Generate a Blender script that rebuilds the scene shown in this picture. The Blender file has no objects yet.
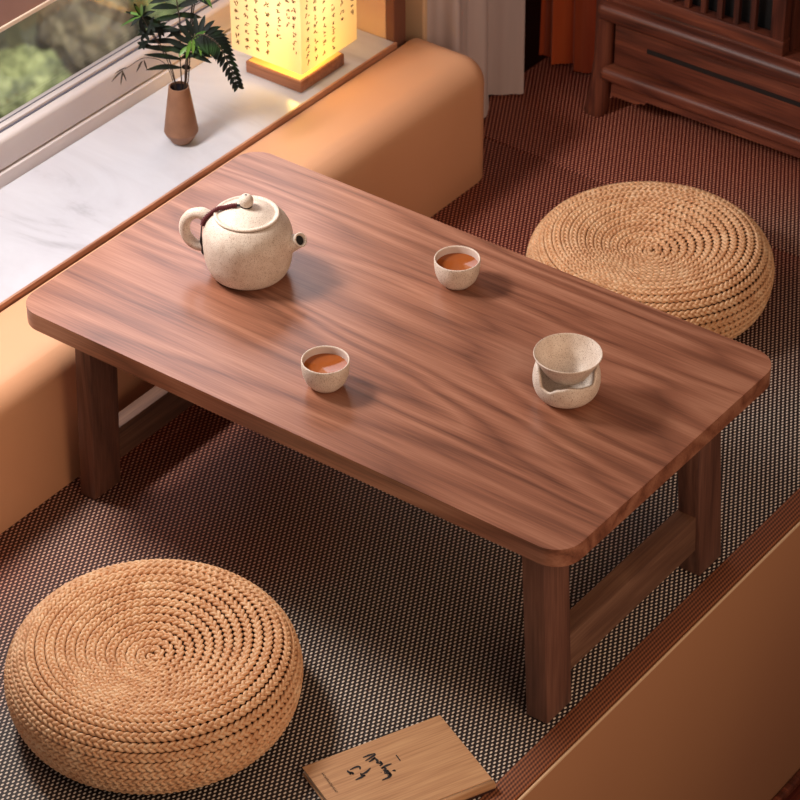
import bpy, bmesh, math, random
from mathutils import Vector, Matrix, noise
S = bpy.context.scene
C = S.collection
PI = math.pi
random.seed(7)

# ------------------------------------------------------------------ helpers
def tag(o, label=None, cat=None, group=None, kind=None):
    if label: o['label'] = label
    if cat: o['category'] = cat
    if group: o['group'] = group
    if kind: o['kind'] = kind
    return o

def empty(name, loc, label, cat, group=None, rz=0):
    o = bpy.data.objects.new(name, None); C.objects.link(o)
    o.location = loc; o.rotation_euler = (0, 0, rz); o.empty_display_size = .02
    return tag(o, label, cat, group)

def link(name, me, mat=None, parent=None, loc=(0, 0, 0), smooth=True):
    o = bpy.data.objects.new(name, me); C.objects.link(o)
    mats = mat if isinstance(mat, (list, tuple)) else [mat]
    for m in mats:
        if m: me.materials.append(m)
    if smooth:
        me.shade_smooth()
    if parent: o.parent = parent
    o.location = loc
    return o

def obj(name, bm, mat=None, parent=None, loc=(0, 0, 0), smooth=True, auto=None):
    me = bpy.data.meshes.new(name)
    bmesh.ops.recalc_face_normals(bm, faces=bm.faces)
    if auto:
        for e in bm.edges:
            if len(e.link_faces) == 2 and e.calc_face_angle(0) > auto: e.smooth = False
    bm.to_mesh(me); bm.free()
    return link(name, me, mat, parent, loc, smooth)

def add_box(bm, lo, hi, bev=0, seg=2, rot=None, where=None):
    """bevelled box; where(edge)->bool limits the bevel"""
    t = bmesh.new()
    bmesh.ops.create_cube(t, size=1)
    lo, hi = Vector(lo), Vector(hi)
    for v in t.verts:
        v.co = Vector([lo[i] + (v.co[i] + .5) * (hi[i] - lo[i]) for i in range(3)])
    if bev:
        es = [e for e in t.edges if where is None or where(e)]
        bmesh.ops.bevel(t, geom=es, offset=bev, segments=seg, profile=.5, affect='EDGES', clamp_overlap=True)
    if rot: bmesh.ops.transform(t, matrix=rot, verts=t.verts)
    me = bpy.data.meshes.new('t'); t.to_mesh(me); t.free()
    bm.from_mesh(me); bpy.data.meshes.remove(me)
    return bm

def box(lo, hi, bev=0, seg=2, where=None, rot=None):
    return add_box(bmesh.new(), lo, hi, bev, seg, rot, where)

def lathe(prof, n=64, bm=None):
    bm = bm or bmesh.new()
    rings = []
    for r, z in prof:
        if r < 1e-6: rings.append([bm.verts.new((0, 0, z))])
        else: rings.append([bm.verts.new((r * math.cos(2 * PI * k / n), r * math.sin(2 * PI * k / n), z)) for k in range(n)])
    for a, b in zip(rings, rings[1:]):
        for k in range(n):
            k2 = (k + 1) % n
            q = [a[k % len(a)], a[k2 % len(a)], b[k2 % len(b)], b[k % len(b)]]
            u = []
            for v in q:
                if v not in u: u.append(v)
            if len(u) > 2: bm.faces.new(u)
    return bm

def smoothprof(pts, n=6):
    """Catmull-Rom through the profile points"""
    P = [Vector(p) for p in pts]; out = []
    for i in range(len(P) - 1):
        p0, p1, p2, p3 = P[max(i - 1, 0)], P[i], P[i + 1], P[min(i + 2, len(P) - 1)]
        for k in range(n):
            t = k / n
            out.append(.5 * ((2 * p1) + (p2 - p0) * t + (2 * p0 - 5 * p1 + 4 * p2 - p3) * t * t + (3 * p1 - p0 - 3 * p2 + p3) * t ** 3))
    out.append(P[-1])
    return out

def tube(pts, rad, n=10, bm=None, cap=True, smooth=0):
    bm = bm or bmesh.new()
    P = [Vector(p) for p in pts]
    if smooth: 
        R = rad if isinstance(rad, (list, tuple)) else [rad] * len(P)
        Q = smoothprof([tuple(p) for p in P], smooth)
        RR = []
        for i in range(len(R) - 1):
            for k in range(smooth): RR.append(R[i] + (R[i + 1] - R[i]) * k / smooth)
        RR.append(R[-1]); P, rad = Q, RR
    R = rad if isinstance(rad, (list, tuple)) else [rad] * len(P)
    up = Vector((0, 0, 1)); rings = []; prev = None
    for i, p in enumerate(P):
        t = (P[min(i + 1, len(P) - 1)] - P[max(i - 1, 0)]).normalized()
        if prev is None:
            a = t.cross(up)
            if a.length < .1: a = t.cross(Vector((1, 0, 0)))
        else: a = prev - t * prev.dot(t)
        a.normalize(); prev = a; b = t.cross(a)
        rings.append([bm.verts.new(p + (a * math.cos(2 * PI * k / n) + b * math.sin(2 * PI * k / n)) * R[i]) for k in range(n)])
    for r0, r1 in zip(rings, rings[1:]):
        for k in range(n): bm.faces.new((r0[k], r0[(k + 1) % n], r1[(k + 1) % n], r1[k]))
    if cap:
        bm.faces.new(rings[0][::-1]); bm.faces.new(rings[-1])
    return bm

def prism(pts, z0, z1, bev=0, seg=3):
    bm = bmesh.new()
    lo = [bm.verts.new((x, y, z0)) for x, y in pts]; hi = [bm.verts.new((x, y, z1)) for x, y in pts]
    n = len(pts)
    top = bm.faces.new(hi); bot = bm.faces.new(lo[::-1])
    for k in range(n): bm.faces.new((lo[k], lo[(k + 1) % n], hi[(k + 1) % n], hi[k]))
    if bev:
        es = list(top.edges) + list(bot.edges)
        bmesh.ops.bevel(bm, geom=es, offset=bev, segments=seg, profile=.5, affect='EDGES')
    return bm

def rrect(x0, y0, x1, y1, r, n=10):
    out = []
    for cx, cy, a0 in ((x1 - r, y1 - r, 0), (x0 + r, y1 - r, 90), (x0 + r, y0 + r, 180), (x1 - r, y0 + r, 270)):
        for k in range(n + 1):
            a = math.radians(a0 + 90 * k / n); out.append((cx + r * math.cos(a), cy + r * math.sin(a)))
    return out

# ------------------------------------------------------------------ materials
def srgb(r, g, b):
    f = lambda c: (c / 255 / 12.92) if c / 255 <= .04045 else ((c / 255 + .055) / 1.055) ** 2.4
    return (f(r), f(g), f(b), 1)

class M:
    def __init__(s, name, col=(.5, .5, .5, 1), rough=.5, **kw):
        s.m = bpy.data.materials.new(name); s.m.use_nodes = True
        s.nt = s.m.node_tree; s.n = s.nt.nodes
        s.b = s.n['Principled BSDF']; s.out = s.n['Material Output']
        s.b.inputs['Base Color'].default_value = col; s.b.inputs['Roughness'].default_value = rough
        for k, v in kw.items(): s.b.inputs[k.replace('_', ' ')].default_value = v
    def add(s, t, **kw):
        n = s.n.new(t)
        for k, v in kw.items(): setattr(n, k, v)
        return n
    def L(s, a, b): s.nt.links.new(a, b)
    def coords(s, scale=(1, 1, 1), rot=(0, 0, 0), loc=(0, 0, 0), kind='Object'):
        tc = s.add('ShaderNodeTexCoord'); mp = s.add('ShaderNodeMapping')
        mp.inputs['Scale'].default_value = scale; mp.inputs['Rotation'].default_value = rot; mp.inputs['Location'].default_value = loc
        s.L(tc.outputs[kind], mp.inputs['Vector']); return mp.outputs[0]
    def noise(s, vec, scale, detail=4, rough=.5, dist=0):
        n = s.add('ShaderNodeTexNoise'); s.L(vec, n.inputs['Vector'])
        n.inputs['Scale'].default_value = scale; n.inputs['Detail'].default_value = detail
        n.inputs['Roughness'].default_value = rough; n.inputs['Distortion'].default_value = dist
        return n.outputs['Fac']
    def ramp(s, fac, stops):
        r = s.add('ShaderNodeValToRGB'); s.L(fac, r.inputs[0]); e = r.color_ramp.elements
        while len(e) < len(stops): e.new(.5)
        for q, (p, c) in zip(e, stops): q.position = p; q.color = c
        return r.outputs[0]
    def math(s, op, a, b=None, c=None, clamp=False):
        n = s.add('ShaderNodeMath', operation=op, use_clamp=clamp)
        for i, v in enumerate((a, b, c)):
            if v is None: continue
            if isinstance(v, (int, float)): n.inputs[i].default_value = v
            else: s.L(v, n.inputs[i])
        return n.outputs[0]
    def mix(s, fac, a, b, blend='MIX'):
        n = s.add('ShaderNodeMix', data_type='RGBA', blend_type=blend)
        for i, v in ((0, fac), (6, a), (7, b)):
            if isinstance(v, (int, float, tuple)): n.inputs[i].default_value = v
            else: s.L(v, n.inputs[i])
        return n.outputs[2]
    def color(s, o): s.L(o, s.b.inputs['Base Color']); return s
    def bump(s, h, strength=.3, dist=.001):
        b = s.add('ShaderNodeBump'); b.inputs['Strength'].default_value = strength; b.inputs['Distance'].default_value = dist
        s.L(h, b.inputs['Height']); s.L(b.outputs[0], s.b.inputs['Normal']); return s

def wood(name, dark, mid, light, along=0, rough=.35, scale=1.0, coat=0.0, rings=9, contrast=.5):
    w = M(name, rough=rough)
    sc = [9 * scale, 9 * scale, 9 * scale]; sc[along] = 1.3 * scale
    v = w.coords(tuple(sc))
    n1 = w.noise(v, .55, 3, .5, .5)
    fr = w.math('FRACT', w.math('MULTIPLY', n1, rings))
    tri = w.math('ABSOLUTE', w.math('SUBTRACT', w.math('MULTIPLY', fr, 2), 1))
    sc2 = [95 * scale, 95 * scale, 95 * scale]; sc2[along] = 2.2 * scale
    v2 = w.coords(tuple(sc2))
    n2 = w.noise(v2, 1.0, 5, .6, .2)
    sc3 = [400, 400, 400]; sc3[along] = 12
    n3 = w.noise(w.coords(tuple(sc3)), 1.0, 2, .5)
    n4 = w.noise(w.coords(tuple(q * .35 for q in sc)), 1.0, 2, .5)
    f = w.math('ADD', w.math('MULTIPLY', tri, contrast * .42), w.math('ADD', w.math('MULTIPLY', n2, .56), .07))
    f = w.math('ADD', f, w.math('MULTIPLY', w.math('SUBTRACT', n4, .5), .55))
    f = w.math('ADD', f, w.math('MULTIPLY', w.math('SUBTRACT', n3, .5), .55))
    c = w.ramp(f, [(.18, dark), (.5, mid), (.82, light)])
    w.color(c)
    w.bump(n3, .12, .0004)
    if coat:
        w.b.inputs['Coat Weight'].default_value = coat; w.b.inputs['Coat Roughness'].default_value = .25
    return w.m

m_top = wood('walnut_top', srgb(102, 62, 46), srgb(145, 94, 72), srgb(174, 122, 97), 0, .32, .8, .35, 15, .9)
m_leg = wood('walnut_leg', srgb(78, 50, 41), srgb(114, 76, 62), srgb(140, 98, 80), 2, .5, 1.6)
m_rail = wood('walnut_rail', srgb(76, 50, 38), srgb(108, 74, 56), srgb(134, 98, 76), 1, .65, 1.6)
m_cab = wood('rosewood', srgb(52, 22, 16), srgb(106, 54, 38), srgb(148, 86, 60), 0, .46, 1.3)
m_cabv = wood('rosewood_upright', srgb(48, 20, 15), srgb(92, 46, 33), srgb(130, 72, 50), 2, .46, 1.3)
m_lampwood = wood('lamp_base_wood', srgb(120, 74, 50), srgb(160, 104, 74), srgb(180, 124, 90), 0, .5, 2.0)
m_floor = wood('floor_wood', srgb(50, 16, 12), srgb(84, 34, 26), srgb(110, 52, 40), 1, .35)
m_edge = wood('sill_edge_wood', srgb(150, 98, 72), srgb(188, 134, 104), srgb(208, 158, 126), 1, .45, 2)

m_dark = M('recess_shade', srgb(16, 7, 6), .7).m  # near-black stands in for shade in holes, drawer slot and cabinet
m_white = M('white_frame', srgb(206, 196, 196), .4)
m_white.color(m_white.ramp(m_white.noise(m_white.coords((1, 1, 1)), 4, 2), [(.3, srgb(196, 184, 184)), (.7, srgb(214, 204, 202))])); m_white = m_white.m
m_rubber = M('grey_seal', srgb(92, 90, 104), .6).m

mm = M('white_marble', rough=.24)
v = mm.coords((2, 5, 2), rot=(0, 0, .5))
n = mm.noise(v, 1.6, 6, .6, 1.2)
mm.color(mm.ramp(n, [(.30, srgb(172, 170, 178)), (.42, srgb(196, 195, 203)), (.6, srgb(204, 204, 212)), (.8, srgb(194, 193, 201))])); m_marble = mm.m

ml = M('tan_leather', rough=.52)
ml.color(ml.ramp(ml.noise(ml.coords((1, 1, 1)), 3, 3), [(.3, srgb(220, 162, 122)), (.7, srgb(228, 174, 136))]))
ml.bump(ml.noise(ml.coords((1, 1, 1)), 420, 3), .08, .0005); ml.b.inputs['Specular IOR Level'].default_value = .35; m_leather = ml.m
mp_ = M('platform_panel', rough=.5)
mp_.color(mp_.ramp(mp_.noise(mp_.coords((1, 1, 1)), 1.6, 2), [(.3, srgb(172, 122, 90)), (.7, srgb(182, 132, 94))])); m_panel = mp_.m

# woven tatami: small pale knots in a staggered weave over near-black warp
mt = M('woven_tatami', rough=.6)
tc = mt.add('ShaderNodeNewGeometry'); sp = mt.add('ShaderNodeSeparateXYZ'); mt.L(tc.outputs['Position'], sp.inputs[0])
a = mt.math('SINE', mt.math('MULTIPLY', sp.outputs[0], PI / .0032))
b = mt.math('SINE', mt.math('MULTIPLY', sp.outputs[1], PI / .0056))
k = mt.math('MULTIPLY', a, b)
kn = mt.math('SMOOTH_MIN', mt.math('MAXIMUM', mt.math('MULTIPLY', mt.math('SUBTRACT', k, .26), 3.4), 0), 1.0, .2)
big = mt.noise(mt.coords((1, 1, 1)), 3.0, 2)
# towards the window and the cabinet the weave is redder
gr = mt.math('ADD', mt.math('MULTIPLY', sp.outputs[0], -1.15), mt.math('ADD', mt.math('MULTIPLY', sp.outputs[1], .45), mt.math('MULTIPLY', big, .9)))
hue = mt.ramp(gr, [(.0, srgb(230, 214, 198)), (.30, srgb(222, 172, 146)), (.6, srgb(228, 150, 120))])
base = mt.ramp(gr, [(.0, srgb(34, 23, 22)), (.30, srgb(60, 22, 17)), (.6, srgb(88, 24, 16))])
mt.color(mt.mix(kn, base, hue)); mt.bump(k, .55, .0009); m_tatami = mt.m

mb = M('binding_cloth', rough=.7)
sp = mb.add('ShaderNodeSeparateXYZ'); tc = mb.add('ShaderNodeTexCoord'); mb.L(tc.outputs['Object'], sp.inputs[0])
a = mb.math('SINE', mb.math('MULTIPLY', sp.outputs[0], PI / .0024))
b = mb.math('SINE', mb.math('MULTIPLY', mb.math('ADD', sp.outputs[1], mb.math('MULTIPLY', sp.outputs[0], .7)), PI / .0022))
f = mb.math('ADD', mb.math('MULTIPLY', a, .35), mb.math('MULTIPLY', b, .18))
mb.color(mb.ramp(mb.math('ADD', f, .5), [(.1, srgb(70, 34, 22)), (.5, srgb(124, 70, 44)), (.95, srgb(162, 102, 68))])); mb.bump(f, .4, .0006); m_bind = mb.m

mr = M('straw_rope', rough=.5)
g = mr.add('ShaderNodeNewGeometry')
n = mr.noise(mr.coords((1, 1, 1)), 55, 3)
nf = mr.noise(mr.coords((1, 1, 1)), 600, 2)
cc = mr.ramp(mr.math('ADD', mr.math('MULTIPLY', n, .7), mr.math('MULTIPLY', nf, .3)), [(.3, srgb(204, 148, 104)), (.52, srgb(228, 180, 136)), (.75, srgb(246, 212, 172))])
mr.color(cc); mr.bump(nf, .2, .0004); m_rope = mr.m
m_core = M('rope_gap_shade', srgb(50, 24, 15), .9).m  # dark brown puts the shade of the rope gaps into the colour

mc = M('speckled_clay', rough=.55)
v = mc.coords((1, 1, 1))
spk = mc.noise(v, 900, 2, .6)
soft = mc.noise(v, 60, 3)
c1 = mc.ramp(soft, [(.35, srgb(216, 198, 182)), (.65, srgb(230, 216, 202))])
c2 = mc.ramp(spk, [(.34, srgb(150, 112, 84)), (.44, (1, 1, 1, 1))])
mc.color(mc.mix(.75, c1, c2, 'MULTIPLY')); mc.bump(soft, .15, .0006); m_clay = mc.m
m_glaze = M('cup_glaze', srgb(206, 186, 176), .25).m
m_tea = M('amber_tea', srgb(156, 84, 40), .08, Specular_IOR_Level=.5).m
m_cordred = M('maroon_cord', srgb(84, 16, 22), .7).m
m_cordblack = M('black_cord', srgb(26, 18, 20), .7).m
mv = M('brown_clay_vase', rough=.55)
mv.color(mv.ramp(mv.noise(mv.coords((1, 1, 1)), 40, 3), [(.3, srgb(128, 90, 68)), (.7, srgb(148, 106, 80))])); m_vase = mv.m
m_vasein = M('vase_inside', srgb(50, 44, 56), .8).m
mg = M('leaf_green', rough=.6, Specular_IOR_Level=.2)
mg.color(mg.ramp(mg.noise(mg.coords((1, 1, 1)), 22, 2), [(.35, srgb(8, 12, 9)), (.55, srgb(13, 24, 14)), (.78, srgb(40, 72, 28))])); m_leaf = mg.m
mgl = M('leaf_bright', rough=.42)
mgl.color(mgl.ramp(mgl.noise(mgl.coords((1, 1, 1)), 22, 2), [(.35, srgb(40, 78, 28)), (.7, srgb(98, 142, 50))])); m_leafb = mgl.m
m_stem = M('stem_brown', srgb(52, 38, 28), .6).m

# lamp paper: translucent, lit by the bulb inside
mpz = M('lamp_paper', rough=.8)
tr = mpz.add('ShaderNodeBsdfTranslucent'); tr.inputs[0].default_value = (.95, .84, .58, 1)
df = mpz.add('ShaderNodeBsdfDiffuse'); df.inputs[0].default_value = srgb(240, 226, 196)
mx = mpz.add('ShaderNodeMixShader'); mx.inputs[0].default_value = .5
mpz.L(df.outputs[0], mx.inputs[1]); mpz.L(tr.outputs[0], mx.inputs[2]); mpz.L(mx.outputs[0], mpz.out.inputs[0]); m_paper = mpz.m
m_ink = M('brown_ink', srgb(96, 56, 26), .8).m
m_bulb = M('bulb_glow', srgb(255, 220, 150), .5, Emission_Color=srgb(255, 205, 110), Emission_Strength=6).m

def cloth(name, c0, c1, rough=.85, sheen=.2, transl=0):
    c = M(name, rough=rough, Sheen_Weight=sheen)
    c.color(c.ramp(c.noise(c.coords((14, 14, .8)), 1.0, 3), [(.3, c0), (.7, c1)]))
    return c.m
m_curtain = cloth('grey_curtain', srgb(186, 168, 168), srgb(224, 208, 206))
m_orange = cloth('orange_curtain', srgb(164, 62, 24), srgb(222, 104, 48))
m_wall = M('cream_wall', rough=.85)
m_wall.color(m_wall.ramp(m_wall.noise(m_wall.coords((1, 1, 1)), 5, 2), [(.3, srgb(216, 178, 148)), (.7, srgb(224, 188, 158))])); m_wall = m_wall.m
m_brownwall = M('brown_wall', srgb(120, 66, 52), .7).m
m_jamb = M('brown_jamb', srgb(124, 80, 62), .7).m
m_creamtrim = M('cream_trim', srgb(232, 198, 160), .6).m
mbk = M('book_cover', rough=.42)
v = mbk.coords((500, 14, 20))
mbk.color(mbk.ramp(mbk.noise(v, 1, 3), [(.3, srgb(176, 130, 92)), (.5, srgb(194, 148, 108)), (.7, srgb(206, 162, 120))])); m_book = mbk.m
m_spine = M('book_spine', srgb(60, 34, 30), .5).m
m_paperedge = M('page_edge', srgb(196, 178, 156), .8).m
m_print = M('black_print', srgb(28, 20, 20), .6).m
mbl = M('mauve_blind', rough=.8)
mbl.color(mbl.ramp(mbl.noise(mbl.coords((1, 1, 1)), 6, 2), [(.3, srgb(146, 112, 104)), (.7, srgb(164, 130, 120))])); m_blind = mbl.m
m_blindbar = M('blind_bar', srgb(216, 196, 176), .5).m

gl = M('window_glass', rough=.02)
tr = gl.add('ShaderNodeBsdfTransparent'); tr.inputs[0].default_value = (.93, .95, .95, 1)
gs = gl.add('ShaderNodeBsdfGlossy'); gs.inputs['Roughness'].default_value = .02
mx = gl.add('ShaderNodeMixShader'); mx.inputs[0].default_value = .05; gl.L(tr.outputs[0], mx.inputs[1]); gl.L(gs.outputs[0], mx.inputs[2])
gl.L(mx.outputs[0], gl.out.inputs[0]); m_glass = gl.m

def foliage(name, a, b, c):
    f = M(name, rough=.9)
    n = f.noise(f.coords((1, 1, 1)), 5.5, 8, .7)
    f.color(f.ramp(n, [(.34, a), (.5, b), (.66, c)])); return f.m

# ------------------------------------------------------------------ the setting
st = lambda o: tag(o, kind='structure')
st(obj('floor', box((-.36, -2.2, -.53), (2.6, 1.62, -.49)), m_floor, smooth=False))
st(obj('wall_left', box((-.40, -1.6, -.49), (-.118, .916, .183)), m_wall, smooth=False))
# window: stepped white frame, seal lines, sash and glass
wf = bmesh.new()
add_box(wf, (-.40, -1.6, .1835), (-.304, .916, .224), .002, 2)
add_box(wf, (-.3395, -1.6, .224), (-.308, .916, .2715), .007, 5)
window = st(obj('window_1', wf, m_white, auto=.6))
sb = bmesh.new()
add_box(sb, (-.3425, -1.6, .2645), (-.3245, .916, .2765), .0015, 2)
obj('sash', sb, m_white, window, auto=.6)
sl = bmesh.new()
add_box(sl, (-.3240, -1.6, .2700), (-.3215, .916, .2730)); add_box(sl, (-.3345, -1.6, .2755), (-.3330, .916, .2775))
obj('seal', sl, m_rubber, window, smooth=False)
obj('glass_pane', box((-.3465, -1.6, .2245), (-.3430, .916, 1.5)), m_glass, window, smooth=False)
st(obj('wall_end', box((-.40, .9165, -.49), (-.134, .945, 1.6)), m_wall, smooth=False))
st(obj('trim_1', box((-.1338, .9165, -.49), (-.119, .946, 1.6), .002), m_jamb, smooth=False))
st(obj('trim_2', box((-.170, .980, 0.001), (-.112, .990, 1.6), .003), m_creamtrim, smooth=False))
st(obj('wall_corner', box((-.40, .962, -.49), (-.36, 1.62, 1.6)), m_brownwall, smooth=False))
st(obj('wall_back', box((-.36, 1.58, -.49), (2.6, 1.62, 1.6)), m_brownwall, smooth=False))
st(obj('baseboard_back', box((-.36, 1.56, .001), (2.0, 1.58, .07), .003), m_cabv, smooth=False))

# platform on the floor, with the woven mat in two lengths
pl = empty('platform', (.3, 0, -.49), 'raised seating platform carrying the woven mats, behind the tan front panel', 'platform')
def P(lo, hi, o): return tuple(a - b for a, b in zip(lo, o)), tuple(a - b for a, b in zip(hi, o))
po = (.3, 0, -.49)
obj('platform_base', box(*P((-.117, -1.5, -.489), (.784, 1.558, -.011), po)), m_panel, pl, smooth=False)
pf = obj('front_panel', box((.797, -1.6, -.489), (.801, 1.558, -.001), .001), m_panel, None, auto=.6)
tag(pf, 'broad smooth tan panel facing the lower floor at the platform edge', 'panel')
obj('panel_edge', box((.7992, -1.6, -.003), (.8014, 1.558, .0008), .0006), m_creamtrim, pf, smooth=False)
st(obj('baseboard_front', box((.8015, -1.6, -.4895), (.812, 1.55, -.475), .003), m_cab, smooth=False))
def mat_piece(y0, y1, label):
    t = empty('tatami_mat', (.3, y0, -.01), label, 'floor mat', 'woven mats on the platform')
    q = (.3, y0, -.01)
    obj('woven_surface', box(*P((-.117, y0, -.01), (.764, y1, 0), q), bev=.0015), m_tatami, t, auto=.6)
    obj('binding', box(*P((.764, y0, -.01), (.796, y1, .0012), q), bev=.0012), m_bind, t, auto=.6)
mat_piece(-1.5, 1.0545, 'large dark red-brown woven mat under the low table and both cushions')
mat_piece(1.0565, 1.558, 'dark red-brown woven mat strip beneath the cabinet and curtains')

# leather bolster along the window and the marble sill
tag(obj('bolster', box((-.1105, -1.5, .0005), (.0135, .985, .198), .042, 10,
    where=lambda e: (all(v.co.z > .19 for v in e.verts) and not all(v.co.x < -.1 for v in e.verts)) or all(v.co.x > 0 and v.co.y > .9 for v in e.verts)), m_leather, auto=.7),
    'long tan leather bolster seat with rounded edges along the marble window sill', 'bolster')
sr = empty('window_sill', (-.2, 0, .184), 'white marble window sill with a thin wooden front edge', 'sill')
so = (-.2, 0, .184)
obj('marble_slab', box(*P((-.3035, -1.6, .1835), (-.117, .916, .205), so), bev=.0008), m_marble, sr, smooth=False)
obj('edge_strip', box(*P((-.1168, -1.6, .17), (-.1125, .916, .2066), so), bev=.001), m_edge, sr, smooth=False)

# ------------------------------------------------------------------ low table
tb = empty('low_table', (.4, .226, 0), 'low walnut tea table with rounded corners and four square legs', 'table')
to = (.4, .226, 0)
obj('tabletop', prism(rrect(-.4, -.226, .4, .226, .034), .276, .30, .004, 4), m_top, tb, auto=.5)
def leg(x0, x1, y0, y1, dx, dy):
    bm = box((x0, y0, .0006), (x1, y1, .2755), .0025, 2)
    for v in bm.verts:
        f = v.co.z / .276; v.co.x += dx * f; v.co.y += dy * f
    for v in bm.verts: v.co -= Vector(to)
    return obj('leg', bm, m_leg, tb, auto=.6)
leg(.0385, .064, .044, .094, .018, -.004)
leg(.727, .757, .044, .095, -.009, -.008)
leg(.726, .7565, .372, .4235, -.008, -.020)
leg(.0385, .064, .374, .424, .018, -.010)
def rail(x0, x1, y0, y1, z0, z1):
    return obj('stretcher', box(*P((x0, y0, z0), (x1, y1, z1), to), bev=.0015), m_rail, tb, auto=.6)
rail(.043, .066, .092, .374, .038, .086)
rail(.722, .7495, .093, .372, .040, .094)

# ------------------------------------------------------------------ braided cushions
def braid_cushion_mesh():
    prof = smoothprof([(.000, .0790), (.03, .0815), (.07, .0905), (.105, .0990), (.132, .1010), (.151, .093), (.164, .075), (.1675, .052), (.162, .026), (.150, .009)], 12)
    cum = [0]
    for p, q in zip(prof, prof[1:]): cum.append(cum[-1] + (q - p).length)
    Ltot = cum[-1]
    def at(s):
        s = min(max(s, 0), Ltot * .9999)
        lo = 0
        import bisect
        i = min(bisect.bisect_right(cum, s) - 1, len(prof) - 2)
        t = (s - cum[i]) / (cum[i + 1] - cum[i])
        p = prof[i].lerp(prof[i + 1], t); d = (prof[i + 1] - prof[i]).normalized()
        return p, d
    pitch, per = .0115, .026
    verts, faces = [], []
    ns = 6
    # path
    path = []; th = .9; s = pitch * th / (2 * PI)
    step = per / 12
    dist = 0
    while s < Ltot - .004:
        p, d = at(s)
        path.append((p[0], p[1], d[0], d[1], th, dist))
        dth = step / max(p[0], .004); th += dth; s += pitch * dth / (2 * PI); dist += step
    path.append(path[-1])
    for k in range(3):
        prev = None
        pts = []
        for (r, z, dr, dz, th, ds) in path:
            c, sn = math.cos(th), math.sin(th)
            lat = Vector((dr * c, dr * sn, dz)); nor = Vector((-dz * c, -dz * sn, dr)); tan = Vector((-sn, c, 0))
            ph = 2 * PI * ds / per + 2 * PI * k / 3
            pos = Vector((r * c, r * sn, z)) + lat * (.0036 * math.sin(ph)) + nor * (.0019 * math.sin(2 * ph))
            pts.append((pos, lat, nor, tan))
        for i, (pos, lat, nor, tan) in enumerate(pts):
            a, b = pts[max(i - 1, 0)][0], pts[min(i + 1, len(pts) - 1)][0]
            t = (b - a).normalized() if (b - a).length > 1e-9 else tan
            n1 = (nor - t * nor.dot(t)).normalized(); l1 = t.cross(n1)
            base = len(verts)
            for q in range(ns):
                an = 2 * PI * q / ns
                verts.append(pos + l1 * (math.cos(an) * .0023) + n1 * (math.sin(an) * .0021))
            if i:
                pb = base - ns
                for q in range(ns):
                    faces.append((pb + q, pb + (q + 1) % ns, base + (q + 1) % ns, base + q))
    nrope = len(faces)
    # the padding the rope is wound on, coloured dark as shade between strands
    n = 72; base = len(verts)
    inner = [(max(p[0] - .0022, 0.0005), p[1] - .0022) for p in prof[::4]] + [(.146, .002), (.0005, .002)]
    for r, z in inner:
        for q in range(n):
            verts.append(Vector((r * math.cos(2 * PI * q / n), r * math.sin(2 * PI * q / n), z)))
    for i in range(len(inner) - 1):
        for q in range(n):
            a = base + i * n
            faces.append((a + q, a + n + q, a + n + (q + 1) % n, a + (q + 1) % n))
    me = bpy.data.meshes.new('braided_cushion'); me.from_pydata([tuple(v) for v in verts], [], faces)
    me.materials.append(m_rope); me.materials.append(m_core)
    me.polygons.foreach_set('material_index', [0] * nrope + [1] * (len(faces) - nrope))
    me.shade_smooth(); me.update()
    return me
cm = braid_cushion_mesh()
for (x, y, rz, lab) in ((.377, -.200, 2.4, 'round braided straw floor cushion beside the book, in front of the table'),
                        (.379, .839, .7, 'round braided straw floor cushion behind the table, near the wooden cabinet')):
    o = bpy.data.objects.new('floor_cushion', cm); C.objects.link(o); o.location = (x, y, .0003); o.rotation_euler.z = rz
    tag(o, lab, 'cushion', 'braided straw floor cushions')

# ------------------------------------------------------------------ view axes used only to orient plant and pot handles (world directions)
U_ = Vector((.7997, .6004, 0)).normalized(); W_ = Vector((.603, -.798, 0)).normalized()

# ------------------------------------------------------------------ teapot
T0 = Vector((.1840, .2215, .3004))
tp = empty('teapot', T0, 'cream speckled clay teapot with a maroon cord on the table', 'teapot')
body = [(0, .0), (.033, .0), (.041, .0015), (.0478, .008), (.0525, .020), (.0545, .036), (.0550, .050), (.0538, .062), (.0500, .072), (.0445, .0795), (.0405, .0828), (.0385, .0825), (.036, .075)]
obj('body', lathe(smoothprof(body, 5), 72), m_clay, tp)
lid = [(0, .0960), (.008, .0958), (.018, .0942), (.027, .0905), (.0335, .0862), (.0352, .0856), (.0362, .0868), (.0385, .0872), (.0400, .0858), (.0398, .0842), (.0375, .0828), (0, .0820)]
L_ = obj('lid', lathe(lid, 72), m_clay, tp)
kb = lathe(smoothprof([(0, .1112), (.0014, .1110), (.0018, .1120), (.0048, .1112), (.0078, .1080), (.0088, .1035), (.0078, .0990), (.0056, .0965), (.0052, .0945)], 3), 32)
obj('knob', kb, m_clay, L_)
hl = bmesh.new(); lathe([(0, .1121), (.0015, .1121)], 12, hl); obj('knob_hole', hl, m_dark, L_)
d = (U_ * math.cos(.20) + W_ * math.sin(.20))
Zv = Vector((0, 0, 1))
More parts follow.
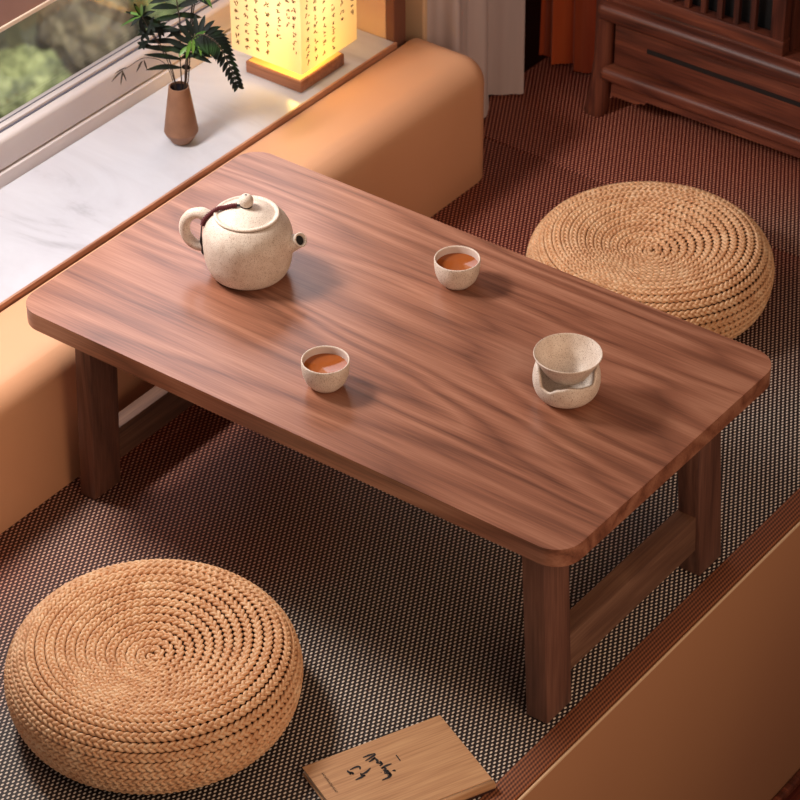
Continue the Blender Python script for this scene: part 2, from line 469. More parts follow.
# hollow spout
Q_ = [(.042, .044, .0140, 0), (.050, .0485, .0125, .0005), (.0575, .0525, .0100, .0015), (.0620, .0550, .0088, .002), (.0650, .0575, .0082, .003)]
sm = bmesh.new(); SQ = [d * a + Zv * b + W_ * w for a, b, r, w in Q_]
tube(SQ, [r for a, b, r, w in Q_], 28, sm, cap=False, smooth=5)
ax = (d * .62 + Zv * .62 + W_ * .48).normalized()
bx_ = ax.cross(Zv).normalized(); by_ = ax.cross(bx_)
def along(bm, c0):
    for v_ in bm.verts: v_.co = c0 + bx_ * v_.co.x + by_ * v_.co.y + ax * v_.co.z
    return bm
rim_ = along(lathe([(.0080, -.0030), (.0090, .0), (.0092, .0012), (.0084, .0022), (.0068, .0018), (.0060, -.0010), (.0056, -.0040)], 28), SQ[-1])
mm_ = bpy.data.meshes.new('t'); rim_.to_mesh(mm_); sm.from_mesh(mm_); rim_.free()
obj('spout', sm, m_clay, tp)
obj('spout_opening', along(lathe([(0, -.0014), (.0060, -.0014)], 24), SQ[-1]), m_dark, tp)
hb = []
for k in range(15):
    a = math.radians(62 + (298 - 62) * k / 14)
    hb.append(-d * (.0590 - .0200 * math.cos(a)) + Zv * (.0555 + .0235 * math.sin(a)))
hb = [-d * .047 + Zv * .0735] + hb[1:-1] + [-d * .049 + Zv * .035]
obj('handle', tube(hb, [.0085, .0078] + [.0068] * (len(hb) - 4) + [.0072, .0082], 20, smooth=3), m_clay, tp)
# cord: knotted red length over the lid, black tail at the handle
side = W_ * .004
cp = [-d * .007 + Zv * .0985 + W_ * .003, -d * .016 + Zv * .0975 + side, -d * .026 + Zv * .0935 + side, -d * .036 + Zv * .0905 + side, -d * .045 + Zv * .0835 + W_ * .006, -d * .0525 + Zv * .0765 + W_ * .009, -d * .0555 + Zv * .069 + W_ * .0115]
cord = bmesh.new()
for i in range(len(cp) - 1):
    for j in range(4):
        p = cp[i].lerp(cp[i + 1], j / 4); q = cp[i].lerp(cp[i + 1], (j + 1.1) / 4); m = (p + q) / 2
        if i == 0 and j < 2: continue
        tube([p, m, q], [.0020, .0035, .0020], 8, cord)
obj('cord', cord, m_cordred, tp)
ck = bmesh.new()
obj('cord_knot', tube([cp[0] + d * .004, cp[0], cp[1]], [.0013, .0018, .0012], 8), m_cordblack, tp)
tail = [cp[-1], -d * .0565 + Zv * .066 + W_ * .011, -d * .0575 + Zv * .055 + W_ * .0125, -d * .0575 + Zv * .046 + W_ * .0125, -d * .0565 + Zv * .038 + W_ * .012, -d * .0562 + Zv * .031 + W_ * .012, -d * .055 + Zv * .0265 + W_ * .011]
tube(tail, [.0009, .0008, .0008, .0022, .0013, .0023, .0012], 8, ck, smooth=3)
rg = [(math.cos(a * PI / 8) * .0098, math.sin(a * PI / 8) * .0098, .1005) for a in range(17)]
obj('cord_tail', ck, m_cordblack, tp)
obj('cord_ring', tube([(x * .62, y * .62, .0958) for x, y, z in rg], .0009, 6, cap=False), m_cordblack, tp)

# ------------------------------------------------------------------ tea cups
def cup(loc, label):
    t = empty('tea_cup', loc, label, 'cup', 'small clay tea cups on the table')
    pr = [(0, .0015), (.013, .0015), (.0135, .0), (.0165, .0), (.0185, .0020), (.0235, .0080), (.0268, .0170), (.0280, .0270), (.0282, .0345), (.0278, .0358), (.0268, .0358), (.0262, .0345), (.0258, .0270), (.0242, .0170), (.0205, .0085), (.012, .0050), (0, .0045)]
    b = obj('cup_body', lathe(pr, 56), [m_clay, m_glaze], t)
    for p in b.data.polygons:
        c = p.center
        if (c.x ** 2 + c.y ** 2) ** .5 < .0266 and p.index >= 11 * 56: p.material_index = 1
    obj('tea', lathe([(0, .0262), (.0256, .0262), (.0259, .0265)], 56), m_tea, t)
cup((.4009, .3545, .3004), 'cream clay tea cup of amber tea farthest from the book, near rear table edge')
cup((.4024, .0945, .3004), 'cream clay tea cup of amber tea nearest the front table edge')

# ------------------------------------------------------------------ strainer on its stand
G0 = Vector((.6373, .2420, .3004))
gs_ = bmesh.new(); n = 96
RZ = [(0, .046), (22, .045), (42, .033), (62, .0345), (88, .0365), (108, .0335), (126, .0270), (140, .0285), (153, .041), (166, .0465), (185, .047), (205, .044), (225, .032), (270, .036), (318, .032), (340, .044), (360, .046)]
def rimz(a):
    g = math.degrees(a) % 360
    for (a0, v0), (a1, v1) in zip(RZ, RZ[1:]):
        if a0 <= g <= a1:
            t = (g - a0) / (a1 - a0); t = t * t * (3 - 2 * t); return v0 + (v1 - v0) * t
    return v0
SP = smoothprof([(.0225, 0), (.0300, .0035), (.0355, .0100), (.0385, .0190), (.0392, .0270), (.0385, .0350), (.0365, .0430), (.0355, .0480)], 6)
def stand_pt(a, z, inner=False):
    r = SP[0][0]
    for p, q in zip(SP, SP[1:]):
        if p[1] <= z <= q[1] + 1e-9: r = p[0] + (q[0] - p[0]) * (z - p[1]) / (q[1] - p[1]); break
    if inner: r -= .0030
    dd = U_ * math.cos(a) + W_ * math.sin(a)
    return Vector((dd.x * r, dd.y * r, z))
rows = 14; grid = []
for inner in (False, True):
    g_ = []
    for j in range(rows + 1):
        ring = []
        for k in range(n):
            a = 2 * PI * k / n; top = rimz(a); z0 = .0035 if inner else 0
            ring.append(gs_.verts.new(stand_pt(a, z0 + (top - z0) * j / rows, inner)))
        g_.append(ring)
    grid.append(g_)
for g_, inv in ((grid[0], 0), (grid[1], 1)):
    for j in range(rows):
        for k in range(n): gs_.faces.new((g_[j][k], g_[j][(k + 1) % n], g_[j + 1][(k + 1) % n], g_[j + 1][k]))
for k in range(n): gs_.faces.new((grid[0][-1][k], grid[0][-1][(k + 1) % n], grid[1][-1][(k + 1) % n], grid[1][-1][k]))
gs_.faces.new(grid[0][0][::-1]); gs_.faces.new(grid[1][0])
tag(obj('strainer_stand', gs_, m_clay, None, G0), 'cream clay stand with a wavy cut-out rim holding the strainer bowl', 'strainer stand')
bw = [(0, .0300), (.010, .0302), (.018, .0325), (.026, .0385), (.0335, .0490), (.0400, .0592), (.0418, .0625), (.0414, .0638), (.0402, .0632), (.0385, .0605), (.0320, .0510), (.0245, .0410), (.0165, .0350), (.009, .0330), (0, .0328)]
bw = [(r * .945, .0015 + z - .004 * (1 - min(r / .04, 1))) for r, z in bw]
sbow = obj('strainer_bowl', lathe(smoothprof(bw, 3), 72), m_clay, None, G0 + U_ * .0005 - Vector((0, 0, .0045)))
tag(sbow, 'wide cream clay strainer bowl resting on its small stand', 'strainer')
sbow.rotation_euler = (0, 0, 0)

# ------------------------------------------------------------------ book
bo = Vector((.5816, -.187, .0008)); e1 = Vector((.1175, -.0535, 0)).normalized()   # reading direction
e2 = Vector((-e1.y, e1.x, 0)); BW, BH, BT = .1295, .1775, .0115
bk = empty('book', bo, 'tan notebook with handwritten black title lying on the mat', 'book', rz=math.atan2(e1.y, e1.x))
obj('pages', box((.002, .002, .0016), (BW - .004, BH - .002, BT - .0014)), m_paperedge, bk, smooth=False)
cvm = bmesh.new(); add_box(cvm, (0, 0, BT - .0014), (BW - .010, BH, BT), .0004, 1); add_box(cvm, (0, 0, 0), (BW - .004, BH, .0014), .0004, 1)
obj('cover', cvm, m_book, bk, smooth=False)
spn = tube([(BW - .0058, 0, BT - .0046), (BW - .0058, BH, BT - .0046)], .0049, 20)
obj('spine_fold', spn, m_book, bk)
obj('spine', box((BW - .0052, .0005, 0), (BW - .0018, BH - .0005, BT - .0052), .0005), m_spine, bk, smooth=False)
# handwriting strokes in cover coordinates (x reading, y up)
def ink(strokes, w, z, parent, mat, name):
    bm = bmesh.new()
    for s_ in strokes:
        pts = [Vector(p) for p in smoothprof(s_, 4)] if len(s_) > 2 else [Vector(p) for p in s_]
        L2 = []
        for i, p in enumerate(pts):
            t = pts[min(i + 1, len(pts) - 1)] - pts[max(i - 1, 0)]
            t = t.normalized() if t.length else Vector((1, 0)); nn = Vector((-t[1], t[0]))
            ww = w * (1 - .55 * abs(2 * i / (len(pts) - 1) - 1)) 
            L2.append((bm.verts.new((p[0] + nn[0] * ww, p[1] + nn[1] * ww, z)), bm.verts.new((p[0] - nn[0] * ww, p[1] - nn[1] * ww, z))))
        for (a0, a1), (b0, b1) in zip(L2, L2[1:]): bm.faces.new((a0, a1, b1, b0))
    return obj(name, bm, mat, parent, smooth=False)
BOOKSTROKES = [[(0.0344, 0.1015), (0.0451, 0.1012)], [(0.0201, 0.0668), (0.0201, 0.0744), (0.0205, 0.0811)], [(0.0261, 0.0668), (0.0245, 0.0743), (0.0224, 0.0808), (0.0199, 0.0806)], [(0.0298, 0.0692), (0.0282, 0.0751), (0.026, 0.0793)], [(0.0285, 0.075), (0.0282, 0.0779), (0.0319, 0.0787), (0.0358, 0.0772), (0.0343, 0.0759)], [(0.0358, 0.0772), (0.0375, 0.0796), (0.0364, 0.0811), (0.0344, 0.0804)], [(0.0414, 0.077), (0.0396, 0.0805), (0.0365, 0.0813)], [(0.0444, 0.0904), (0.0443, 0.0838), (0.0453, 0.0763)], [(0.0462, 0.0769), (0.0456, 0.0797), (0.0482, 0.0805), (0.0502, 0.0784), (0.0484, 0.0773)], [(0.0511, 0.0734), (0.0518, 0.0735)], [(0.053, 0.0763), (0.0515, 0.0793), (0.0524, 0.081), (0.0548, 0.0781), (0.0545, 0.0755)], [(0.0569, 0.0775), (0.0568, 0.0803), (0.0593, 0.0803), (0.0598, 0.077)], [(0.0601, 0.0819), (0.062, 0.0775), (0.0627, 0.0684)], [(0.0524, 0.081), (0.0573, 0.0812), (0.0607, 0.0815)], [(0.055, 0.0857), (0.0556, 0.0882), (0.0565, 0.087)], [(0.0356, 0.0548), (0.0322, 0.0566), (0.0301, 0.0546), (0.0299, 0.0503), (0.0308, 0.0448)], [(0.0299, 0.0416), (0.0338, 0.0421), (0.0374, 0.0451)], [(0.0376, 0.0412), (0.035, 0.0436), (0.0374, 0.0451), (0.0382, 0.0436)], [(0.0389, 0.0666), (0.0427, 0.059), (0.0429, 0.0522)], [(0.0408, 0.0528), (0.0446, 0.0524), (0.0465, 0.0558)], [(0.0465, 0.0558), (0.0473, 0.0499), (0.048, 0.0426)]]
ink(BOOKSTROKES, .0016, BT + .0004, bk, m_print, 'title_lettering')
imp = []
for i in range(15):
    x = .0203 + i * .0024
    imp += [[(x, .0135), (x + .0004, .0168)], [(x, .0152 + (i % 3) * .0008), (x + .0018, .0152 - (i % 2) * .001)]]
ink(imp, .0005, BT + .0004, bk, m_print, 'imprint_lettering')

# ------------------------------------------------------------------ vase and greenery
V0 = Vector((-.1868, .5232, .2053))
vs = lathe([(0, .0), (.0115, .0), (.0135, .001), (.0225, .0150), (.0238, .0180), (.0232, .0225), (.0143, .0850), (.0140, .0868), (.0125, .0868), (.0120, .0840), (.0170, .040), (0, .036)], 20)
vo = obj('vase', vs, [m_vase, m_vasein], None, V0, auto=.5)
vo.rotation_euler.z = .2
for p in vo.data.polygons:
    if p.index >= 20 * 9: p.material_index = 1
tag(vo, 'small faceted brown clay vase standing on the marble sill', 'vase')
pg = empty('fern_arrangement', V0 + Vector((0, 0, .04)), 'dark green palm and fern cuttings standing in the brown vase', 'plant')
KH, KV = 1 / 730, 1 / 600
def pp(px, py, w=0.0):
    """a point of the plant: image offset from the vase mouth (181,87) read as metres sideways and up; w metres toward the room"""
    q = U_ * ((px - 181) * KH) + Zv * ((87 - py) * KV + .0845 - .04) + W_ * w + Zv * (w * .74)
    return q
def leaflet(bm, root, tip, width, nrm, droop=.0, fold=.25):
    ax = tip - root; L0 = ax.length
    if L0 < 1e-5: return
    sd = ax.cross(nrm)
    if sd.length < 1e-6: sd = ax.cross(Zv)
    sd.normalize(); n_ = 7; rows_ = []
    for i in range(n_ + 1):
        t = i / n_; c = root + ax * t + Zv * (-droop * L0 * (t * t) + droop * L0 * .6 * math.sin(PI * t))
        w_ = width * (math.sin(PI * min(t * .92 + .05, 1)) ** .8) * (1 - .25 * t)
        if i == n_: w_ = width * .04
        up_ = nrm.normalized() * (w_ * fold)
        rows_.append((bm.verts.new(c + sd * w_ - up_ * 0 + up_), bm.verts.new(c), bm.verts.new(c - sd * w_ + up_)))
    for a0, b0 in zip(rows_, rows_[1:]):
        bm.faces.new((a0[0], a0[1], b0[1], b0[0])); bm.faces.new((a0[1], a0[2], b0[2], b0[1]))
NRM = (W_ * .8 + Zv * .6)
def frond(stem_pts, leaflets, mat, srad=.0009, width=.0035):
    fr_ = tube(stem_pts, [srad] * (len(stem_pts) - 1) + [srad * .4], 6, smooth=4)
    f0 = obj('frond', fr_, m_stem, pg)
    bm = bmesh.new()
    for r_, t_, *w_ in leaflets: leaflet(bm, r_, t_, w_[0] if w_ else width, NRM + Vector((random.uniform(-.25, .25), random.uniform(-.25, .25), 0)), droop=random.uniform(.02, .10))
    obj('leaflets', bm, mat, f0)
    return f0
inside = pp(181, 110)
# tall upright frond with long paired drooping leaflets
st1 = [inside, pp(184, 84), pp(184, 60), pp(186, 30, .003), pp(184, 5, .006), pp(183, -35, .01)]
lf = []
for (y, xl, yl, xr, yr, w) in ((69, 150, 69, 194, 68, .0042), (61, 150, 57, 205, 54, .0042), (53, 148, 50, 212, 50, .0045), (45, 150, 44, 203, 42, .0044), (34, 156, 35, 203, 32, .0046), (22, 158, 26, 207, 21, .0046), (14, 159, 14, 206, 8, .005), (4, 157, 9, 200, -3, .005), (-8, 158, 2, 206, -14, .005), (-20, 160, -14, 204, -26, .005)):
    x0 = 185
    lf.append((pp(x0, y, .003), pp(xl, yl, .012 + random.uniform(-.01, .012)), w)); lf.append((pp(x0, y - 1, .003), pp(xr, yr, random.uniform(-.008, .012)), w))
frond(st1, lf, m_leaf)
# second stem crossing behind, towards the top right
st2 = [inside + U_ * .002, pp(188, 84), pp(191, 60, -.006), pp(195, 30, -.01), pp(199, 2, -.012), pp(202, -30, -.015)]
lf = [(pp(195, 30, -.01), pp(170, 38, -.02), .004), (pp(196, 18, -.01), pp(172, 20, -.02), .004), (pp(193, 47, -.01), pp(165, 52, -.015), .004), (pp(199, 2, -.012), pp(218, 12, 0), .003)]
frond(st2, lf, m_leaf, .0013)
# arching frond to the right with chevron leaflets
arc = [(187, 84, 0), (190, 62, .006), (196, 46, .012), (206, 40, .018), (217, 44, .022), (226, 54, .026), (235, 73, .028), (241, 89, .030)]
st3 = [inside + U_ * .001] + [pp(*a) for a in arc]
lf = []; ap = smoothprof([tuple(p) for p in st3[2:]], 8)
m_ = len(ap)
for i in range(3, m_ - 1, 2):
    t = (i - 4) / (m_ - 5)
    tan = (ap[min(i + 1, m_ - 1)] - ap[i - 1]).normalized()
    sdv = tan.cross(NRM).normalized()
    ln = .024 * (1 - t) + .010 
    for sg in (-1, 1):
        lf.append((ap[i], ap[i] + (tan * (.35 + .25 * t) + sdv * sg * .8 - Zv * .30).normalized() * ln, .0046 * (1 - .3 * t)))
frond(st3, lf, m_leaf, .0010)
# brighter leaves at the crown of the arching frond
lf = [(pp(196, 45, .014), pp(191, 62, .02), .003), (pp(199, 43, .014), pp(198, 58, .022), .003), (pp(204, 41, .016), pp(206, 60, .024), .003), (pp(198, 44, .014), pp(212, 36, .02), .003), (pp(192, 50, .010), pp(184, 60, .02), .003)]
frond([inside, pp(188, 84), pp(192, 60, .008), pp(200, 44, .015)], lf, m_leafb, .0008)
lf = [(pp(206, -6, -.01), pp(218, 13, 0), .0035), (pp(206, -6, -.01), pp(210, 8, 0), .0028), (pp(206, -6, -.01), pp(222, 3, 0), .003)]
frond([inside, pp(190, 84), pp(195, 40, -.012), pp(200, 10, -.012), pp(206, -8, -.01)], lf, m_leafb, .0009)
# bushy cluster at the left
lf = []
for (cx, cy, nn, R0) in ((149, 23, 9, 17), (152, 38, 7, 12), (158, 30, 8, 14), (166, 33, 8, 14), (150, 48, 6, 10)):
    for i in range(nn):
        a = 2 * PI * (i + random.random() * .5) / nn; rr = R0 * random.uniform(.7, 1.1)
        lf.append((pp(cx, cy, .01), pp(cx + rr * math.cos(a), cy + rr * .75 * math.sin(a), .01 + random.uniform(-.012, .014)), .0030))
frond([inside - U_ * .003, pp(178, 84), pp(173, 60, .005), pp(162, 42, .008), pp(150, 24, .01)], lf, m_leaf, .0009)
lf = [(pp(150, 22, .012), pp(128, 31, .01), .0018), (pp(150, 22, .012), pp(133, 18, .01), .0022), (pp(150, 22, .012), pp(144, 12, .02), .0024), (pp(150, 22, .012), pp(151, 11, .02), .0024)]
frond([pp(178, 84), pp(170, 58, .007), pp(158, 38, .01), pp(150, 22, .012)], lf, m_leafb, .0006)
# thin dark sprig low on the left
lf = [(pp(128, 72, .012), pp(116, 82, .014), .0014), (pp(128, 72, .012), pp(125, 86, .016), .0014), (pp(127, 72, .012), pp(131, 82, .016), .0014), (pp(132, 69, .012), pp(119, 75, .012), .0012), (pp(147, 64, .01), pp(141, 74, .014), .0014), (pp(149, 62, .01), pp(152, 72, .014), .0014), (pp(148, 63, .01), pp(143, 68, .01), .0012)]
spr = lf[4:]; lf = lf[:4]
frd = frond([inside - U_ * .004, pp(176, 83), pp(168, 64, .003), pp(150, 60, .008), pp(136, 67, .01), pp(127, 73, .012)], lf, m_stem, .0005)
bm = bmesh.new()
for r0, t0, w0 in spr: leaflet(bm, r0, t0, w0, NRM)
obj('leaflets', bm, m_stem, frd)

# ------------------------------------------------------------------ lamp
LX, LY, LZ = -.1855, .7710, .2053
lp = empty('table_lamp', (LX, LY, LZ), 'glowing square paper lamp with calligraphy on a wooden base', 'lamp')
obj('lamp_base', box((-.050, -.050, 0), (.050, .050, .0185), .0015), m_lampwood, lp, auto=.6)
obj('base_lamplight_sheet', box((-.047, -.047, .0185), (.047, .047, .0190)), M('painted_lamplight', srgb(240, 190, 110), .6).m, lp, smooth=False)  # thin yellow sheet, lamplight on the base top put into its colour
obj('lamp_post', tube([(0, 0, .0185), (0, 0, .162)], .0025, 12), m_lampwood, lp)
obj('bulb', lathe(smoothprof([(0, .207), (.010, .204), (.016, .192), (.013, .176), (.007, .164), (.006, .160), (0, .160)], 4), 24), m_bulb, lp)
hw = .0635; z0, z1 = .0405, .262
shd = bmesh.new()
cs = rrect(-hw, -hw, hw, hw, .0015, 2); n = len(cs)
ci = [(x * .985, y * .985) for x, y in cs]
for pts in (cs, ci):
    lo = [shd.verts.new((x, y, z0)) for x, y in pts]; hi = [shd.verts.new((x, y, z1)) for x, y in pts]
    if pts is cs:
        for k in range(n): shd.faces.new((lo[k], lo[(k + 1) % n], hi[(k + 1) % n], hi[k]))
    else: 
        for v_ in lo + hi: shd.verts.remove(v_)
shade = obj('lamp_shade', shd, m_paper, lp, smooth=False)
fr_ = bmesh.new()
add_box(fr_, (-hw + .001, -.0015, z0 + .10), (hw - .001, .0015, z0 + .1015)); add_box(fr_, (-.0015, -hw + .001, z0 + .10), (.0015, hw - .001, z0 + .1015))
add_box(fr_, (-.004, -.004, .115), (.004, .004, .144))
bpy.data.meshes  # frame spokes stay hidden inside the shade
# calligraphy columns: (fraction along the face, bottom height fraction)
def glyph(rng, cx, cz, s):
    out = []
    for _ in range(rng.choice((3, 4, 4, 5))):
        x, y = cx + rng.uniform(-.6, .5) * s, cz + rng.uniform(-.7, .7) * s
        k = rng.random()
        if k < .35: out.append([(x - .3 * s, y), (x + .1 * s, y + .1 * s), (x + .5 * s, y + .05 * s)])
        elif k < .65: out.append([(x, y + .5 * s), (x + .05 * s, y), (x - .1 * s, y - .5 * s)])
        elif k < .85: out.append([(x + .2 * s, y + .3 * s), (x - .2 * s, y - .1 * s), (x - .5 * s, y - .5 * s)])
        else: out.append([(x - .2 * s, y + .2 * s), (x + .1 * s, y - .2 * s), (x + .5 * s, y - .4 * s)])
    return out
rng = random.Random(11)
def letter_face(cols, gap):
    out = []
    for f, zb, s in cols:
        z = zb
        while z < z1 - .012:
            out += glyph(rng, (f - .5) * 2 * hw, z, s * 1.15); z += gap * rng.uniform(.85, 1.15) * s / .0042
    return out
LF = [(.10, z0 + .0135, .0042), (.24, z0 + .0125, .0042), (.38, z0 + .0155, .0042), (.54, z0 + .0165, .0048), (.70, z0 + .049, .0045), (.83, z0 + .073, .004), (.915, z0 + .036, .0042)]
RF = [(.12, z0 + .0150, .0042), (.26, z0 + .0135, .0042), (.41, z0 + .0135, .0042), (.57, z0 + .0105, .0045), (.73, z0 + .046, .0042), (.91, z0 + .048, .0036)]
a_ = ink(letter_face(LF, .0125), .0010, 0, shade, m_ink, 'calligraphy')
a_.rotation_euler = (PI / 2, 0, 0); a_.location = (0, -hw - .0005, 0)
b_ = ink(letter_face(RF, .0125), .0010, 0, shade, m_ink, 'calligraphy')
b_.rotation_euler = (PI / 2, 0, PI / 2); b_.location = (hw + .0005, 0, 0)

# ------------------------------------------------------------------ cabinet (front face at y=1.21)
CX0, CX1, CY0, CY1 = .030, 1.16, 1.21, 1.53
cb = empty('wooden_cabinet', (.6, 1.37, 0), 'dark rosewood cabinet with slatted door and long slot-handled drawer', 'cabinet')
co = (.6, 1.37, 0)
def cbox(name, lo, hi, mat, bev=.002, seg=2, par=None):
    return obj(name, box(*P(lo, hi, co), bev=bev, seg=seg), mat, par or cb, auto=.6)
def post(x, y):
    s = -1 if x < .6 else 1
    pts = [(x + s * .010, y - .004, .0008), (x + s * .006, y - .002, .03), (x + s * .002, y, .08), (x, y, .16), (x, y, .78)]
    bm = tube([Vector(p) - Vector(co) for p in pts], [.0180, .0170, .0160, .0155, .0155], 20, smooth=4)
    for v_ in bm.verts:
        if v_.co.z < .0008: v_.co.z = .0008
    return obj('leg', bm, m_cabv, cb, auto=.8)
for x in (.048, 1.142):
    for y in (1.222, 1.512): post(x, y)
# apron with a stepped cloud cut-out
prof = [(.066, .068), (.066, .038), (.112, .0385), (.118, .0425), (.126, .0425), (.130, .048), (1.06, .048), (1.064, .0425), (1.072, .0425), (1.078, .0385), (1.124, .038), (1.124, .068)]
bm = bmesh.new()
f_ = [bm.verts.new((x - co[0], 1.216 - co[1], z)) for x, z in prof]; g_ = [bm.verts.new((x - co[0], 1.230 - co[1], z)) for x, z in prof]
bm.faces.new(f_); bm.faces.new(g_[::-1])
for k in range(len(prof)): bm.faces.new((f_[k], g_[k], g_[(k + 1) % len(prof)], f_[(k + 1) % len(prof)]))
obj('apron', bm, m_cab, cb, smooth=False)
cbox('lower_moulding', (.052, 1.200, .067), (1.138, 1.24, .090), m_cab, .009, 6)
cbox('cabinet_box', (.056, 1.232, .088), (1.134, 1.53, .172), m_cab)
cbox('top_moulding', (.044, 1.196, .170), (1.146, 1.25, .199), m_cab, .011, 6)
cbox('base_top', (.040, 1.215, .185), (1.150, 1.535, .2035), m_cab, .003)
dr = cbox('drawer', (.068, 1.217, .093), (1.122, 1.232, .168), m_cab, .0015)
cbox('slot_handle', (.126, 1.2155, .1315), (1.06, 1.2175, .1385), m_dark, 0, 1, cb)
# upper case set on the base
cbox('back_panel', (.06, 1.50, .2035), (1.13, 1.512, .78), m_dark, .001)
cbox('cabinet_top', (.03, 1.19, .78), (1.16, 1.54, .81), m_cab, .004)
door = cbox('slatted_door', (.070, 1.213, .2037), (.354, 1.233, .228), m_cab, .0015)      # bottom rail, the stiles and slats below it
for lo, hi, nm, mt_ in (((.331, 1.2135, .228), (.354, 1.2325, .74), 'stile', m_cabv), ((.070, 1.2135, .228), (.092, 1.2325, .74), 'stile', m_cabv), ((.070, 1.213, .74), (.354, 1.233, .765), 'top_rail', m_cab)):
    cbox(nm, lo, hi, mt_, .0015, 2, door)
# children of the door sit in the same local frame as the door (both measured from the cabinet's origin)
for k in range(8):
    x = .2990 - .0277 * k
    cbox('slat', (x - .0045, 1.217, .228), (x + .0045, 1.226, .74), m_cabv, .001, 1, door)
cbox('door_backing', (.092, 1.262, .2045), (.331, 1.266, .74), m_dark, 0)
cbox('divider', (.346, 1.234, .2036), (.358, 1.50, .78), m_cabv, .001)
cbox('shelf', (.359, 1.262, .2036), (1.11, 1.50, .2216), m_cab, .002)

# ------------------------------------------------------------------ curtains
def curtain(name, pts, ztop, hem, mat, label, amp=.012, waves=9, n=220, thick=.0):
    P_ = smoothprof(pts, 10)
    cum = [0]
    for p, q in zip(P_, P_[1:]): cum.append(cum[-1] + (q - p).length)
    bm = bmesh.new(); cols = []
    for i in range(n + 1):
        s = cum[-1] * i / n
        j = max(k for k in range(len(cum)) if cum[k] <= s + 1e-9); j = min(j, len(P_) - 2)
        t = (s - cum[j]) / max(cum[j + 1] - cum[j], 1e-9)
        p = P_[j].lerp(P_[j + 1], t); d_ = (P_[j + 1] - P_[j]).normalized(); nn = Vector((-d_[1], d_[0]))
        u = i / n
        ph = 2 * PI * waves * u + .9 * math.sin(5 * u)
        col = []
        for r_ in range(25):
            h = r_ / 24
            a = amp * (1 - .35 * h) * (math.sin(ph + .5 * math.sin(3 * h)) + .3 * math.sin(2.3 * ph + 1))
            z = hem + (ztop - hem) * h ** 1.4
            q = p + nn * a
            col.append(bm.verts.new((q[0] + .004 * math.sin(7 * u + 2 * h), q[1], z)))
        cols.append(col)
    for a0, b0 in zip(cols, cols[1:]):
        for r_ in range(24): bm.faces.new((a0[r_], b0[r_], b0[r_ + 1], a0[r_ + 1]))
    o_ = obj(name, bm, mat)
    return tag(o_, label, 'curtain')
curtain('curtain', [(-.122, .998), (-.092, 1.04), (-.090, 1.10), (-.104, 1.145), (-.090, 1.195)], 1.5, .004, m_curtain, 'pale grey curtain hanging to the mat behind the leather bolster', .010, 3)
curtain('curtain', [(-.125, 1.300), (-.06, 1.302), (.0, 1.305), (.018, 1.306)], 1.5, .004, m_orange, 'burnt orange curtain hanging beside the wooden cabinet', .009, 3)

# roller blind in the window
rb = empty('window_blind', (-.33, 0, .43), 'mauve roller blind with a pale bottom bar lowered over the window', 'blind')
ro = (-.33, 0, .43)
obj('blind_fabric', box(*P((-.3325, -1.58, .416), (-.3300, .91, 1.5), ro)), m_blind, rb, smooth=False)
obj('bottom_bar', box(*P((-.335, -1.58, .4105), (-.3275, .91, .417), ro), bev=.001), m_blindbar, rb, smooth=False)

# ------------------------------------------------------------------ outside, far below the window
mgd = M('garden_ground', rough=1); mgd.color(mgd.ramp(mgd.noise(mgd.coords((1, 1, 1)), 1.2, 8, .7), [(.3, srgb(52, 50, 38)), (.5, srgb(84, 82, 60)), (.7, srgb(116, 116, 88))]))
gd = obj('garden_ground', box((-40, -20, -12.3), (-3, 45, -12)), mgd.m, smooth=False); tag(gd, kind='structure')
def shrub(name, x, y, r, h, mat, label, seed, cat):
    bm = bmesh.new(); bmesh.ops.create_icosphere(bm, subdivisions=5, radius=1)
    for v_ in bm.verts:
        nz = noise.fractal(v_.co * 3.2 + Vector((seed, 0, 0)), .8, 2.1, 5)
        v_.co *= 1 + .16 * nz + .05 * noise.noise(v_.co * 14 + Vector((0, seed, 0)))
        v_.co.x *= r; v_.co.y *= r; v_.co.z = max(v_.co.z, -.85) * h
    t = empty(name, (x, y, -12), label, cat)
    tr_ = obj('trunk', tube([(0, 0, 0), (.03, 0, h * .6)], [.12, .08], 10), m_stem, t)
    obj('foliage', bm, mat, t, (0, 0, h * .86))
fo = [foliage('olive_foliage', srgb(60, 62, 42), srgb(112, 116, 76), srgb(158, 160, 112)),
      foliage('brown_foliage', srgb(48, 40, 32), srgb(92, 80, 64), srgb(128, 116, 92)),
      foliage('green_foliage', srgb(42, 46, 32), srgb(82, 92, 58), srgb(120, 132, 84)),
      foliage('grey_foliage', srgb(52, 52, 44), srgb(90, 90, 74), srgb(124, 124, 104))]
shrub('round_shrub', -14.95, 14.72, .44, .46, fo[0], 'round olive-green shrub seen through the window glass, nearest the frame', 1, 'shrub')
shrub('garden_tree', -15.10, 15.75, .45, .62, fo[1], 'brownish tree seen through the window behind the round shrub', 2, 'tree')
shrub('garden_tree', -14.85, 16.87, .52, .66, fo[2], 'green tree seen through the window nearest the vase leaves', 3, 'tree')
shrub('garden_tree', -16.00, 14.90, .45, .60, fo[3], 'grey-green tree seen through the window below the blind', 4, 'tree')
shrub('garden_bush', -14.35, 15.32, .21, .20, fo[3], 'low grey-green bush seen through the window between shrub and trees', 5, 'bush')

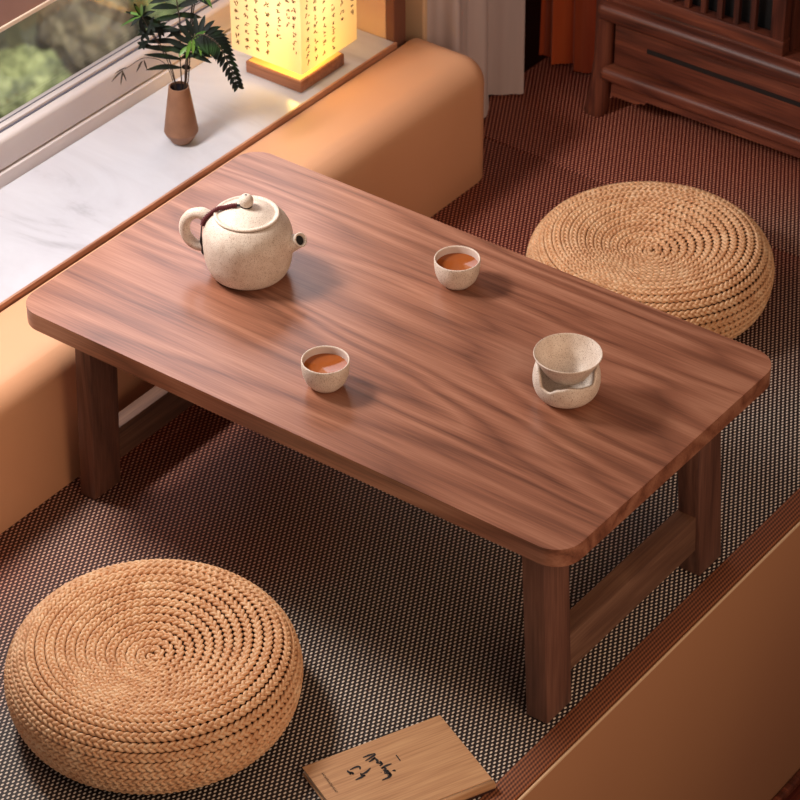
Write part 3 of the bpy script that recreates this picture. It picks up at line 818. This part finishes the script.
# ------------------------------------------------------------------ light
def area(name, loc, target, size, power, col, sy=None):
    l = bpy.data.lights.new(name, 'AREA'); l.energy = power; l.color = col; l.size = size
    if sy: l.shape = 'RECTANGLE'; l.size_y = sy
    o = bpy.data.objects.new(name, l); C.objects.link(o); o.location = loc
    o.rotation_euler = (Vector(target) - Vector(loc)).to_track_quat('-Z', 'Y').to_euler(); return o
area('key_light', (-.27, .0, 1.0), (.45, .22, .2), .22, 12.5, (1, .94, .88))
area('window_light', (-.29, .40, .74), (.4, .34, .5), 1.3, 4.5, (.96, .93, 1), .42)
area('warm_fill', (2.1, -.3, 1.2), (.5, .1, .0), 1.2, 15, (1, .66, .42))
area('garden_fill', (-12, 13.5, -5), (-15, 15.7, -12), 7, 1500, (1, .98, .9))  # added area light that only brightens the shrubs and ground outside
pl_ = bpy.data.lights.new('lamp_glow', 'POINT'); pl_.energy = .15; pl_.color = (1, .80, .46); pl_.shadow_soft_size = .02
po_ = bpy.data.objects.new('lamp_glow', pl_); C.objects.link(po_); po_.location = (LX, LY, LZ + .145)
po_.location = (LX + .018, LY - .018, LZ + .125)
l2 = bpy.data.lights.new('lamp_base_fill', 'POINT'); l2.energy = .22; l2.color = (1, .62, .12); l2.shadow_soft_size = .012  # extra light added under the shade to brighten the base top
o2 = bpy.data.objects.new('lamp_base_fill', l2); C.objects.link(o2); o2.location = (LX + .012, LY - .012, LZ + .046)
wd = bpy.data.worlds.new('world'); S.world = wd; wd.use_nodes = True
wd.node_tree.nodes['Background'].inputs[0].default_value = (.72, .62, .56, 1)
wd.node_tree.nodes['Background'].inputs[1].default_value = .30

# ------------------------------------------------------------------ camera
cd = bpy.data.cameras.new('camera'); cam = bpy.data.objects.new('camera', cd); C.objects.link(cam); S.camera = cam
r_, u_, k_ = Vector((.799716, .600362, -.004363)), Vector((-.354316, .477811, .803839)), Vector((.484679, -.641297, .594831))
mw = Matrix((( r_.x, u_.x, k_.x, 2.08882), (r_.y, u_.y, k_.y, -1.99503), (r_.z, u_.z, k_.z, 2.2638), (0, 0, 0, 1)))
cam.matrix_world = mw
cd.sensor_width = 36; cd.lens = 129.415; cd.clip_end = 200
cd.dof.use_dof = True; cd.dof.focus_distance = 3.35; cd.dof.aperture_fstop = 16
S.view_settings.view_transform = 'Standard'; S.view_settings.look = 'None'; S.view_settings.exposure = 0
